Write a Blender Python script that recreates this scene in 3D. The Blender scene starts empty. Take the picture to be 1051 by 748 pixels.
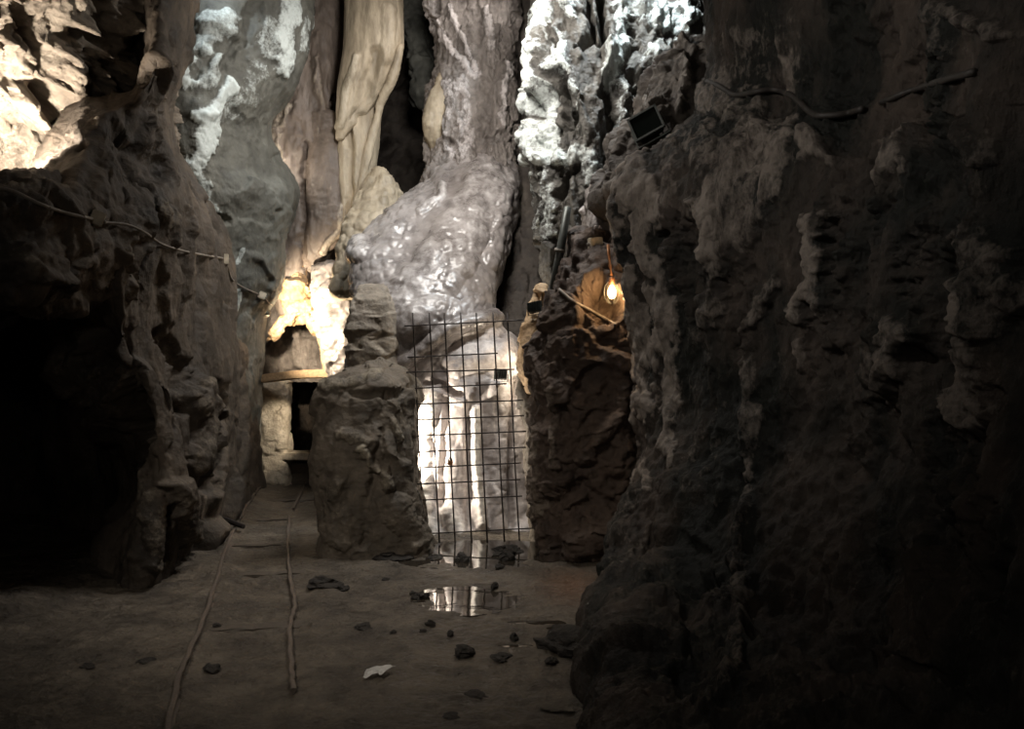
import bpy, bmesh, math, random
import numpy as np
from mathutils import Vector, Matrix, Euler
from mathutils.bvhtree import BVHTree

random.seed(7)
C = bpy.context.scene.collection
SC = bpy.context.scene
F, CX, HY, EYE = 825.0, 525.5, 382.0, 1.645      # focal length in px of the 1051x748 frame, horizon row, eye height

def P3(px, py, d):
    return ((px - CX) * d / F, d, EYE + (HY - py) * d / F)
def ROW(z, d):                                   # image row of height z at distance d
    return HY - (z - EYE) * F / d
def GD(py):                                      # distance of the ground seen at row py
    return EYE * F / (py - HY)

# ------------------------------------------------------------------ noise
_r = np.random.RandomState(11)
_perm = _r.permutation(4096)
def _h(i, j, k):
    return _perm[(_perm[(_perm[i & 4095] + j) & 4095] + k) & 4095]
_g = _r.normal(size=(4096, 3)); _g /= np.linalg.norm(_g, axis=1)[:, None]
_u = _r.rand(4096, 3)
_v = _r.rand(4096)

def perlin(p):
    i = np.floor(p).astype(int); f = p - i
    w = f * f * f * (f * (f * 6 - 15) + 10)
    out = np.zeros(len(p))
    for a in (0, 1):
        for b in (0, 1):
            for c in (0, 1):
                g = _g[_h(i[:, 0] + a, i[:, 1] + b, i[:, 2] + c)]
                o = f - np.array([a, b, c])
                ww = (w[:, 0] if a else 1 - w[:, 0]) * (w[:, 1] if b else 1 - w[:, 1]) * (w[:, 2] if c else 1 - w[:, 2])
                out += ww * (g * o).sum(1)
    return out * 1.5
def fbm(p, octv=4, gain=.5):
    s, a = np.zeros(len(p)), 1.0
    for o in range(octv):
        s += a * perlin(p * 2.03 ** o + 17.3 * o); a *= gain
    return s
def ridged(p, octv=4):
    s, a = np.zeros(len(p)), 1.0
    for o in range(octv):
        s += a * (1 - 2 * np.abs(perlin(p * 2.05 ** o + 5.1 * o))); a *= .5
    return s * .5
def facet(p, tilt=1.0):
    """broken-rock relief: every Voronoi cell is a plane of its own slope and height; creased edges"""
    i = np.floor(p).astype(int)
    best = np.full(len(p), 1e9); second = np.full(len(p), 1e9); val = np.zeros(len(p)); val2 = np.zeros(len(p))
    for a in (-1, 0, 1):
        for b in (-1, 0, 1):
            for c in (-1, 0, 1):
                h = _h(i[:, 0] + a, i[:, 1] + b, i[:, 2] + c)
                q = i + np.array([a, b, c]) + _u[h]
                dv = p - q
                dd = (dv * dv).sum(1)
                hv = (dv * _g[(h * 7 + 3) & 4095]).sum(1) * tilt + (_v[(h * 5 + 1) & 4095] - .5) * 1.3
                m = dd < best
                second = np.where(m, best, np.minimum(second, dd)); val2 = np.where(m, val, np.where(dd <= second, hv, val2))
                val = np.where(m, hv, val); best = np.where(m, dd, best)
    e = np.sqrt(second) - np.sqrt(best)
    t = np.clip(e / .07, 0, 1) * .5 + .5
    return val * t + val2 * (1 - t)
def bumps(p):
    i = np.floor(p).astype(int); best = np.full(len(p), 9.)
    for a in (-1, 0, 1):
        for b in (-1, 0, 1):
            for c in (-1, 0, 1):
                h = _h(i[:, 0] + a, i[:, 1] + b, i[:, 2] + c)
                q = i + np.array([a, b, c]) + _u[h]
                r = .35 + .4 * _v[h]
                best = np.minimum(best, ((p - q) ** 2).sum(1) / (r * r))
    return np.sqrt(np.clip(1 - best, 0, 1))

# ------------------------------------------------------------------ surface building
def herm(xs, ys, x):
    xs = np.asarray(xs, float); ys = np.asarray(ys, float); x = np.clip(x, xs[0], xs[-1])
    k = len(xs)
    if k == 2:
        t = ((x - xs[0]) / (xs[1] - xs[0]))[:, None]
        return ys[0] * (1 - t) + ys[1] * t
    s = (ys[1:] - ys[:-1]) / (xs[1:] - xs[:-1])[:, None]
    m = np.zeros_like(ys); m[0] = s[0]; m[-1] = s[-1]
    a, b = s[:-1], s[1:]
    m[1:-1] = np.where(a * b > 0, 2 * a * b / np.where(np.abs(a + b) < 1e-12, 1, a + b), (a + b) * .12)
    i = np.clip(np.searchsorted(xs, x) - 1, 0, k - 2)
    hh = (xs[i + 1] - xs[i])[:, None]; t = ((x - xs[i])[:, None]) / hh
    return ((2 * t**3 - 3 * t**2 + 1) * ys[i] + (t**3 - 2 * t**2 + t) * hh * m[i]
            + (-2 * t**3 + 3 * t**2) * ys[i + 1] + (t**3 - t**2) * hh * m[i + 1])

def seg_dist(q, pts):
    best = np.full(len(q), 1e9)
    pts = np.asarray(pts, float)
    if len(pts) == 1:
        return np.linalg.norm(q - pts[0], axis=1)
    for a, b in zip(pts[:-1], pts[1:]):
        ab = b - a; t = np.clip(((q - a) @ ab) / (ab @ ab + 1e-9), 0, 1)
        best = np.minimum(best, np.linalg.norm(q - a - t[:, None] * ab, axis=1))
    return best

BVHS = []
WOB = [1.0]                                       # how ragged the sculpted strokes come out
def grid_normals(G, wrap):
    if wrap:
        du = np.roll(G, -1, 1) - np.roll(G, 1, 1)
    else:
        du = np.gradient(G, axis=1)
    dv = np.gradient(G, axis=0)
    n = np.cross(du, dv)
    return n / (np.linalg.norm(n, axis=2)[:, :, None] + 1e-12)

def relief(p, spec):
    d = np.zeros(len(p))
    for kind, sc, amp, st in spec:
        q = p * np.array(st) * sc
        if kind == 'fbm': d += amp * fbm(q, 5)
        elif kind == 'ridge': d += amp * ridged(q, 4)
        elif kind == 'facet':
            w = .22 * np.stack([fbm(q * 1.3 + 3, 3), fbm(q * 1.3 + 31, 3), fbm(q * 1.3 + 57, 3)], 1)
            d += amp * facet(q + w)
        elif kind == 'bumps': d += amp * bumps(q + .25 * np.stack([fbm(q + 3, 2), fbm(q + 31, 2), fbm(q + 57, 2)], 1))
    return d

def finish(G, wrap, spec, strokes, outward, seed, front=None):
    """push a vertex grid out along its normals by relief and sculpted strokes; returns grid and mineral mask"""
    nv, nu, _ = G.shape
    N = grid_normals(G, wrap)
    if callable(outward):
        flip = (N * outward(G)).sum(2).mean() < 0
    else:
        flip = (N @ np.array(outward)).mean() < 0
    if flip: N = -N
    p = G.reshape(-1, 3); n = N.reshape(-1, 3)
    off = np.array([seed * 13.7, seed * 7.1, seed * 3.3])
    d = relief(p + off, spec)
    mask = np.zeros(len(p))
    if strokes:
        yy = np.maximum(p[:, 1], .5)
        q = np.stack([p[:, 0] * F / yy + CX, HY - (p[:, 2] - EYE) * F / yy], 1)
        wob = np.stack([fbm(p * 3 + off + 9, 5, .6), fbm(p * 3 + off + 77, 5, .6)], 1) * WOB[0]
        for pts, rad, bump, calc in strokes:
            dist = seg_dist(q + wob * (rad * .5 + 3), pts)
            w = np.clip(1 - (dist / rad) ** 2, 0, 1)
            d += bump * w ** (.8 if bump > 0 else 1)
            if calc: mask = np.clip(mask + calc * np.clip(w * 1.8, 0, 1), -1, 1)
    p2 = p + n * d[:, None]
    return p2, mask, flip

class Mesh:
    """collects grids and builds ONE mesh object"""
    def __init__(self): self.v, self.f, self.m, self.k = [], [], [], 0
    def grid(self, p, mask, nv, nu, wrap, flip, caps=False):
        idx = np.arange(nv * nu).reshape(nv, nu) + self.k
        if wrap:
            a, b = idx[:-1], np.roll(idx, -1, 1)[:-1]; c, d = np.roll(idx, -1, 1)[1:], idx[1:]
        else:
            a, b, c, d = idx[:-1, :-1], idx[:-1, 1:], idx[1:, 1:], idx[1:, :-1]
        q = np.stack([a, b, c, d], -1).reshape(-1, 4)
        if flip: q = q[:, ::-1]
        self.v.append(p); self.m.append(mask); self.f.append(q); self.k += len(p)
    def build(self, name, mat, smooth=True):
        v = np.concatenate(self.v); f = np.concatenate(self.f); m = np.concatenate(self.m)
        me = bpy.data.meshes.new(name)
        me.vertices.add(len(v)); me.vertices.foreach_set('co', v.astype('f').ravel())
        me.loops.add(f.size); me.loops.foreach_set('vertex_index', f.astype('i').ravel())
        me.polygons.add(len(f)); me.polygons.foreach_set('loop_start', (np.arange(len(f)) * 4).astype('i'))
        me.polygons.foreach_set('use_smooth', np.full(len(f), smooth))
        me.update(calc_edges=True)
        at = me.attributes.new('mineral', 'FLOAT', 'POINT'); at.data.foreach_set('value', m.astype('f'))
        me.materials.append(mat)
        o = bpy.data.objects.new(name, me); C.objects.link(o)
        BVHS.append(BVHTree.FromPolygons([tuple(x) for x in v], [tuple(x) for x in f]))
        return o

def patch(M, rows, nv, nu, spec, strokes=(), seed=1, toward=(0, -1, 0)):
    A = np.array(rows, float)                       # K rows x L columns x (px, py, d)
    K, L, _ = A.shape
    t = herm(np.arange(K), A.reshape(K, -1), np.linspace(0, K - 1, nv)).reshape(nv, L, 3)
    t = t.transpose(1, 0, 2).reshape(L, -1)
    t = herm(np.arange(L), t, np.linspace(0, L - 1, nu)).reshape(nu, nv, 3).transpose(1, 0, 2)
    G = np.stack([(t[..., 0] - CX) * t[..., 2] / F, t[..., 2], EYE + (HY - t[..., 1]) * t[..., 2] / F], -1)
    p, m, fl = finish(G, False, spec, strokes, toward, seed)
    M.grid(p, m, nv, nu, False, fl)

def solid(M, rows, nv, nu, spec, strokes=(), seed=1, sq=2.6, caps=(True, True)):
    """a closed, solid rock body: rows (row, left, right, distance, half thickness) are its cross sections from top to bottom"""
    A = np.array(rows, float)
    ys = A[:, 0]; t = herm(ys, A, np.linspace(ys[0], ys[-1], nv))
    X = ((t[:, 1] + t[:, 2]) / 2 - CX) * t[:, 3] / F
    hw = (t[:, 2] - t[:, 1]) / 2 * t[:, 3] / F
    Z = EYE + (HY - t[:, 0]) * t[:, 3] / F
    D, T = t[:, 3], t[:, 4]
    def cap(i, sgn):
        k = 7; s = np.cos(np.linspace(0, math.pi / 2, k + 1))[1:]; z = np.sin(np.linspace(0, math.pi / 2, k + 1))[1:]
        r = min(hw[i], T[i]) * .45
        return [(X[i], D[i], Z[i] + sgn * r * zz, hw[i] * max(ss, .01), T[i] * max(ss, .01)) for ss, zz in zip(s, z)]
    R = [(X[i], D[i], Z[i], hw[i], T[i]) for i in range(nv)]
    if caps[0]: R = cap(0, 1)[::-1] + R
    if caps[1]: R = R + cap(nv - 1, -1)
    R = np.array(R)
    th = np.linspace(0, 2 * math.pi, nu, endpoint=False) + .01
    c, s = np.cos(th), np.sin(th)
    ex = 2 / sq
    cx_, sy_ = np.sign(c) * np.abs(c) ** ex, np.sign(s) * np.abs(s) ** ex
    G = np.stack([R[:, 0:1] + R[:, 3:4] * cx_, R[:, 1:2] + R[:, 4:5] * sy_, np.repeat(R[:, 2:3], nu, 1)], -1)
    cen = R[:, None, :3]
    p, m, fl = finish(G, True, spec, strokes, lambda g: g - cen, seed)
    M.grid(p, m, len(R), nu, True, fl)

def limb(M, pts, nv, nu, spec, seed=1, strokes=()):
    """a tapering tube of rock along a path of (px, row, distance, radius in m)"""
    W = np.array([P3(a, b, c) + (r,) for a, b, c, r in pts])
    t = herm(np.arange(len(W)), W, np.linspace(0, len(W) - 1, nv))
    c = t[:, :3]; r = t[:, 3]
    tan = np.gradient(c, axis=0); tan /= np.linalg.norm(tan, axis=1)[:, None]
    up = np.array([0, 1., 0]); a = np.cross(tan, up); a /= np.linalg.norm(a, axis=1)[:, None] + 1e-9
    b = np.cross(a, tan)
    rr = r * np.clip(np.sqrt(np.clip(np.minimum(np.arange(nv), np.arange(nv)[::-1]) / 4.0, .0004, 1)), 0, 1)
    th = np.linspace(0, 2 * math.pi, nu, endpoint=False)
    G = c[:, None] + rr[:, None, None] * (np.cos(th)[None, :, None] * a[:, None] + np.sin(th)[None, :, None] * b[:, None])
    p, m, fl = finish(G, True, spec, strokes, lambda g: g - c[:, None], seed)
    M.grid(p, m, nv, nu, True, fl)

def hit(px, py, back=0.0, near=1.0):
    """the point of built rock met by the line of sight, pulled a little towards the viewer"""
    o = Vector((0, 0, EYE)); d = (Vector(P3(px, py, 1.0)) - o).normalized()
    best = None
    for b in BVHS:
        l, n, i, dist = b.ray_cast(o + d * near, d)
        if l is not None and (best is None or dist < best[1]): best = (l, dist, n)
    return best[0] - d * back

# ------------------------------------------------------------------ materials
def new_mat(name):
    m = bpy.data.materials.new(name); m.use_nodes = True
    nt = m.node_tree; b = nt.nodes['Principled BSDF']
    return m, nt, b
def rock_mat(name, dark, mid, pale, rough=(.55, .9), bump=.5, scale=1.0, stretch=(1, 1, 1), spec=.4, pale_noise=.35, fine=1.0, base_pale=0.0, lo=.36, hi=.66):
    m, nt, b = new_mat(name); n, l = nt.nodes, nt.links
    tc = n.new('ShaderNodeTexCoord'); mp = n.new('ShaderNodeMapping'); mp.inputs['Scale'].default_value = stretch
    l.new(tc.outputs['Object'], mp.inputs['Vector'])
    def noise(sc, det, rgh=.6, dist=0):
        t = n.new('ShaderNodeTexNoise'); t.inputs['Scale'].default_value = sc * scale; t.inputs['Detail'].default_value = det
        t.inputs['Roughness'].default_value = rgh; t.inputs['Distortion'].default_value = dist
        l.new(mp.outputs['Vector'], t.inputs['Vector']); return t
    def ramp(src, a, bb, ca=(0, 0, 0, 1), cb=(1, 1, 1, 1)):
        r = n.new('ShaderNodeValToRGB'); r.color_ramp.elements[0].position = a; r.color_ramp.elements[1].position = bb
        r.color_ramp.elements[0].color = ca; r.color_ramp.elements[1].color = cb
        l.new(src, r.inputs['Fac']); return r
    n1 = noise(1.6, 9, .62, .4); n2 = noise(7, 10, .65); n3 = noise(30, 8, .7)
    base = ramp(n1.outputs['Fac'], lo, hi, dark + (1,), mid + (1,))
    mix = n.new('ShaderNodeMix'); mix.data_type = 'RGBA'; mix.blend_type = 'OVERLAY'; mix.inputs['Factor'].default_value = .55
    l.new(base.outputs['Color'], mix.inputs['A'])
    r2 = ramp(n2.outputs['Fac'], .3, .7, (.18, .17, .16, 1), (.82, .8, .78, 1)); l.new(r2.outputs['Color'], mix.inputs['B'])
    at = n.new('ShaderNodeAttribute'); at.attribute_name = 'mineral'
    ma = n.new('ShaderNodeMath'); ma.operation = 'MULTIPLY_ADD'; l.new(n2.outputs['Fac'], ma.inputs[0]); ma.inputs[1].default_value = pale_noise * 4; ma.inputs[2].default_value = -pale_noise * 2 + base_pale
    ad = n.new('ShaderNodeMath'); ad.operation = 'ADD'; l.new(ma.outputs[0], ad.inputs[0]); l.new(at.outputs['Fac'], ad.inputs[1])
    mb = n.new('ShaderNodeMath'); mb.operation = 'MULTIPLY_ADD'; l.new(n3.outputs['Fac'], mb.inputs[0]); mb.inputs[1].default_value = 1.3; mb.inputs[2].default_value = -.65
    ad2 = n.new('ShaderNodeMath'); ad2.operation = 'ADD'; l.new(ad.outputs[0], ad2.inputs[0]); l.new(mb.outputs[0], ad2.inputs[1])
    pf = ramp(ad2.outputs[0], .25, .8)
    m2 = n.new('ShaderNodeMix'); m2.data_type = 'RGBA'; l.new(pf.outputs['Color'], m2.inputs['Factor'])
    l.new(mix.outputs['Result'], m2.inputs['A']); m2.inputs['B'].default_value = pale + (1,)
    l.new(m2.outputs['Result'], b.inputs['Base Color'])
    rr = n.new('ShaderNodeMapRange'); l.new(n2.outputs['Fac'], rr.inputs['Value']); rr.inputs['From Min'].default_value = .3; rr.inputs['From Max'].default_value = .7
    rr.inputs['To Min'].default_value = rough[0]; rr.inputs['To Max'].default_value = rough[1]; l.new(rr.outputs['Result'], b.inputs['Roughness'])
    b.inputs['Specular IOR Level'].default_value = spec
    vo = n.new('ShaderNodeTexVoronoi'); vo.inputs['Scale'].default_value = 16 * scale; l.new(mp.outputs['Vector'], vo.inputs['Vector'])
    b1 = n.new('ShaderNodeBump'); b1.inputs['Strength'].default_value = bump; b1.inputs['Distance'].default_value = .05; l.new(n2.outputs['Fac'], b1.inputs['Height'])
    b2 = n.new('ShaderNodeBump'); b2.inputs['Strength'].default_value = bump * fine; b2.inputs['Distance'].default_value = .025; l.new(n3.outputs['Fac'], b2.inputs['Height']); l.new(b1.outputs['Normal'], b2.inputs['Normal'])
    b3 = n.new('ShaderNodeBump'); b3.inputs['Strength'].default_value = bump * .45 * fine; b3.inputs['Distance'].default_value = .03; l.new(vo.outputs['Distance'], b3.inputs['Height']); l.new(b2.outputs['Normal'], b3.inputs['Normal'])
    l.new(b3.outputs['Normal'], b.inputs['Normal'])
    return m
def plain(name, col, rough=.5, metal=0.0, emit=None, es=0.0, bump=0.0, var=.25, nscale=20):
    m, nt, b = new_mat(name); n, l = nt.nodes, nt.links
    tc = n.new('ShaderNodeTexCoord'); t = n.new('ShaderNodeTexNoise'); t.inputs['Scale'].default_value = nscale; t.inputs['Detail'].default_value = 6
    l.new(tc.outputs['Object'], t.inputs['Vector'])
    r = n.new('ShaderNodeValToRGB'); r.color_ramp.elements[0].position = .3; r.color_ramp.elements[1].position = .7
    r.color_ramp.elements[0].color = tuple(c * (1 - var) for c in col) + (1,); r.color_ramp.elements[1].color = tuple(min(1, c * (1 + var)) for c in col) + (1,)
    l.new(t.outputs['Fac'], r.inputs['Fac']); l.new(r.outputs['Color'], b.inputs['Base Color'])
    b.inputs['Roughness'].default_value = rough; b.inputs['Metallic'].default_value = metal
    if emit: b.inputs['Emission Color'].default_value = emit + (1,); b.inputs['Emission Strength'].default_value = es
    if bump:
        bp = n.new('ShaderNodeBump'); bp.inputs['Strength'].default_value = bump; bp.inputs['Distance'].default_value = .01
        l.new(t.outputs['Fac'], bp.inputs['Height']); l.new(bp.outputs['Normal'], b.inputs['Normal'])
    return m

MT = {}
MT['left'] = rock_mat('brown_wall_rock', (.032, .025, .018), (.105, .083, .062), (.22, .185, .14), bump=.5)
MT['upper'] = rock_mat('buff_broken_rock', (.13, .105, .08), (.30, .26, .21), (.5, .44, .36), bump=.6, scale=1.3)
MT['grey'] = rock_mat('grey_green_rock', (.085, .086, .076), (.135, .136, .118), (.55, .60, .58), bump=.35, pale_noise=.3)
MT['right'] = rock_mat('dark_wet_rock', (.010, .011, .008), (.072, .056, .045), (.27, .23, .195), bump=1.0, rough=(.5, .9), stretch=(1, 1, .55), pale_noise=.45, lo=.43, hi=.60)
MT['back'] = rock_mat('brown_back_rock', (.035, .028, .024), (.10, .085, .07), (.25, .22, .19), bump=.6)
MT['brown_col'] = rock_mat('brown_flowstone', (.085, .066, .054), (.19, .155, .13), (.42, .36, .28), bump=.35, stretch=(1, 1, .35), rough=(.35, .7))
MT['drape'] = rock_mat('tan_dripstone', (.26, .21, .145), (.42, .36, .27), (.55, .49, .38), bump=.3, stretch=(1, 1, .35), rough=(.4, .7))
MT['cryst'] = rock_mat('pale_crystal_rock', (.05, .047, .042), (.17, .16, .14), (.66, .70, .67), bump=.8, scale=1.6, rough=(.25, .7), pale_noise=.6, base_pale=-.15)
MT['mauve'] = rock_mat('mauve_streaked_rock', (.10, .085, .075), (.25, .22, .20), (.52, .47, .45), bump=.7, scale=1.4, stretch=(1, 1, .6), rough=(.25, .6), pale_noise=.5)
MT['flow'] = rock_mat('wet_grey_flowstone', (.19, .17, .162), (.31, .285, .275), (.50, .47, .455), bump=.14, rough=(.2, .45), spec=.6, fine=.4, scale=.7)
MT['lower'] = rock_mat('white_flowstone', (.30, .27, .26), (.50, .46, .44), (.66, .62, .56), bump=.22, rough=(.3, .6))
MT['pillar'] = rock_mat('olive_pillar_rock', (.066, .054, .040), (.165, .136, .104), (.30, .26, .19), bump=.45, scale=1.2)
MT['cracked'] = rock_mat('cracked_tan_rock', (.15, .125, .10), (.26, .225, .18), (.42, .36, .28), bump=.35, scale=1.4)
MT['butt'] = rock_mat('reddish_buttress_rock', (.050, .034, .026), (.11, .078, .058), (.22, .18, .14), bump=.7, stretch=(1, 1, .8))
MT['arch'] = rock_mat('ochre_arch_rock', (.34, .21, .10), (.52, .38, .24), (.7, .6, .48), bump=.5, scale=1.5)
MT['floor'] = rock_mat('wet_mud', (.060, .048, .035), (.150, .124, .092), (.15, .075, .036), bump=.8, rough=(.26, .8), scale=1.8, spec=.55, pale_noise=.08)
MT['stone'] = rock_mat('loose_dark_stone', (.020, .017, .014), (.050, .042, .034), (.09, .075, .06), bump=.6, scale=5)
MT['palestone'] = rock_mat('loose_pale_stone', (.09, .078, .06), (.18, .155, .12), (.3, .26, .2), bump=.6, scale=5)
MT['rail'] = plain('rusty_rail_steel', (.13, .105, .085), .55, .35, bump=.4, nscale=60)
MT['wood'] = plain('old_timber', (.34, .23, .13), .75, bump=.5, nscale=30)
MT['wetwood'] = plain('muddy_timber', (.07, .055, .04), .7, bump=.6, nscale=30)
MT['rebar'] = plain('dark_rebar', (.035, .028, .025), .6, .6, nscale=60)
MT['black'] = plain('black_enamel', (.012, .014, .012), .4, .2)
MT['bezel'] = plain('worn_dark_metal', (.07, .075, .068), .45, .5)
MT['lens'] = plain('dark_lens_glass', (.006, .008, .007), .08)
MT['cable'] = plain('dusty_cable', (.20, .175, .145), .7, var=.35)
MT['darkcable'] = plain('dark_hose', (.032, .027, .023), .6, var=.35)
MT['box'] = plain('dusty_plastic', (.50, .44, .34), .6)
MT['plaster'] = rock_mat('pale_plaster', (.36, .31, .24), (.52, .46, .37), (.6, .55, .46), bump=.4, scale=2)
MT['bright_patch'] = plain('bright_patch_white', (.82, .80, .76), .25, var=.1)
MT['padlock'] = plain('rusty_brass', (.30, .13, .05), .5, .4)
MT['bulb'] = plain('glowing_bulb', (1, .8, .5), .3, emit=(1.0, .62, .26), es=60)
m_, nt_, b_ = new_mat('still_water'); b_.inputs['Base Color'].default_value = (.030, .024, .018, 1); b_.inputs['Roughness'].default_value = .03; b_.inputs['IOR'].default_value = 1.4; b_.inputs['Specular IOR Level'].default_value = .7
t_ = nt_.nodes.new('ShaderNodeTexNoise'); t_.inputs['Scale'].default_value = 5; bp_ = nt_.nodes.new('ShaderNodeBump'); bp_.inputs['Strength'].default_value = .04; bp_.inputs['Distance'].default_value = .02
nt_.links.new(t_.outputs['Fac'], bp_.inputs['Height']); nt_.links.new(bp_.outputs['Normal'], b_.inputs['Normal']); MT['water'] = m_
m_, nt_, b_ = new_mat('clear_glass'); b_.inputs['Base Color'].default_value = (.95, .93, .88, 1); b_.inputs['Roughness'].default_value = .05; b_.inputs['Transmission Weight'].default_value = 1.0; b_.inputs['IOR'].default_value = 1.2; MT['glass'] = m_

# ------------------------------------------------------------------ tags
def tag(o, label=None, cat=None, group=None, kind=None):
    if label: o['label'] = label
    if cat: o['category'] = cat
    if group: o['group'] = group
    if kind: o['kind'] = kind
    return o
def structure(o, label, cat): return tag(o, label, cat, kind='structure')
def empty(name, loc, rot=(0, 0, 0)):
    o = bpy.data.objects.new(name, None); C.objects.link(o); o.location = loc; o.rotation_euler = rot; o.empty_display_size = .1
    return o
def part(name, bm, mat, parent=None, smooth=False):
    me = bpy.data.meshes.new(name); bmesh.ops.recalc_face_normals(bm, faces=bm.faces); bm.to_mesh(me); bm.free()
    for p in me.polygons: p.use_smooth = smooth
    me.materials.append(mat)
    o = bpy.data.objects.new(name, me); C.objects.link(o)
    if parent: o.parent = parent
    return o
def bx(bm, c, s, rot=(0, 0, 0), bev=0.0):
    r = bmesh.ops.create_cube(bm, size=1.0); vs = r['verts']
    bmesh.ops.scale(bm, vec=s, verts=vs)
    if bev:
        es = list({e for v in vs for e in v.link_edges})
        rb = bmesh.ops.bevel(bm, geom=es, offset=bev, segments=2, affect='EDGES'); vs = list({v for f in rb['faces'] for v in f.verts} | {v for v in vs if v.is_valid})
    bmesh.ops.rotate(bm, cent=(0, 0, 0), matrix=Euler(rot).to_matrix(), verts=vs); bmesh.ops.translate(bm, vec=c, verts=vs)
    return vs
def tube(bm, pts, r, seg=8):
    pts = [Vector(p) for p in pts]; rings = []
    for i, p in enumerate(pts):
        t = (pts[min(i + 1, len(pts) - 1)] - pts[max(i - 1, 0)]).normalized()
        a = t.cross(Vector((0.13, .2, 1)) if abs(t.z) < .95 else Vector((0, 1, 0.1))).normalized(); b = a.cross(t)
        rr = r[i] if isinstance(r, (list, tuple)) else r
        rings.append([bm.verts.new(p + rr * (math.cos(2 * math.pi * k / seg) * a + math.sin(2 * math.pi * k / seg) * b)) for k in range(seg)])
    for A, B in zip(rings[:-1], rings[1:]):
        for k in range(seg): bm.faces.new((A[k], A[(k + 1) % seg], B[(k + 1) % seg], B[k]))
    bm.faces.new(rings[0][::-1]); bm.faces.new(rings[-1])
def lathe(bm, prof, seg=16, c=(0, 0, 0)):
    rings = [[bm.verts.new((c[0] + max(r, .0005) * math.cos(2 * math.pi * k / seg), c[1] + max(r, .0005) * math.sin(2 * math.pi * k / seg), c[2] + z)) for k in range(seg)] for r, z in prof]
    for A, B in zip(rings[:-1], rings[1:]):
        for k in range(seg): bm.faces.new((A[k], A[(k + 1) % seg], B[(k + 1) % seg], B[k]))
    bm.faces.new(rings[0][::-1]); bm.faces.new(rings[-1])

ISO = (1, 1, 1)
VS = (1, 1, .35)                                                    # relief drawn out vertically
ROCK = [('fbm', .8, .12, ISO), ('facet', 1.6, .10, ISO), ('facet', 4.5, .05, ISO), ('facet', 11, .02, ISO), ('fbm', 12, .014, ISO)]
ROUGH = [('fbm', .8, .14, ISO), ('facet', 1.9, .17, ISO), ('facet', 4.6, .085, ISO), ('facet', 11, .035, ISO), ('fbm', 14, .012, ISO)]
FOLD = [('ridge', 1.6, .06, VS), ('fbm', 3, .035, (1, 1, .3)), ('fbm', 9, .012, (1, 1, .4))]

#@@WALLS
# ================================================================== the setting
# ---- floor
PUDDLES = [  # centre px,row, half-length px, half-depth m
    (500, 568, 75, .42), (478, 615, 42, .26), (578, 644, 16, .05), (527, 662, 20, .03), (545, 638, 26, .05)]
def track_mid(y):
    return herm([2., 4.27, 5.2, 6.3, 7.6, 9.5, 11.5, 14.], [[-1.2], [-1.45], [-1.63], [-1.87], [-2.4], [-2.75], [-3.3], [-3.9]], np.asarray(y, float))[:, 0]
def floor_z(x, y):
    x = np.atleast_1d(np.asarray(x, float)); y = np.atleast_1d(np.asarray(y, float))
    p = np.stack([x, y, np.zeros_like(x)], 1)
    z = .022 * fbm(p * 1.1, 4) + .020 * ridged(p * np.array([1.6, 3.2, 1]) + 4, 4) + .010 * fbm(p * 8, 4) + .030 * np.clip(fbm(p * np.array([3.2, 5.5, 1]) + 40, 4) - .25, 0, 1)
    tm = np.abs(x - track_mid(y)); z -= .03 * np.clip(1 - (tm / .33) ** 4, 0, 1)
    z += .10 * np.clip((np.abs(x + 1.2) - 1.45) / .9, 0, 1) ** 2
    z -= .014
    for a, b, w, hd in PUDDLES:
        d = GD(b); cx = (a - CX) * d / F; hw = w * d / F
        e = ((x - cx) / hw) ** 2 + ((y - d) / hd) ** 2 + (.9 if w > 30 else .25) * fbm(p * 4 + 3, 4)
        k = np.clip(1.5 - e, 0, 1); k = k * k * (3 - 2 * k)
        z = z * (1 - .8 * k) - .016 * k
    return z
ys = np.concatenate([np.linspace(-3, 3, 30, endpoint=False), np.linspace(3, 9, 480, endpoint=False), np.linspace(9, 15, 160)])
xs = np.concatenate([np.linspace(-9, -3.8, 40, endpoint=False), np.linspace(-3.8, 1.2, 420, endpoint=False), np.linspace(1.2, 4, 30)])
XX, YY = np.meshgrid(xs, ys)
M = Mesh(); zz = floor_z(XX.ravel(), YY.ravel())
red = np.clip(1 - np.hypot((XX.ravel() - .45) / .5, (YY.ravel() - 6.2) / 1.0), 0, 1)
M.grid(np.stack([XX.ravel(), YY.ravel(), zz], 1), red * .75, len(ys), len(xs), False, False)
structure(M.build('floor', MT['floor']), 'wet brown mud floor of the mine passage', 'floor')

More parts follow.
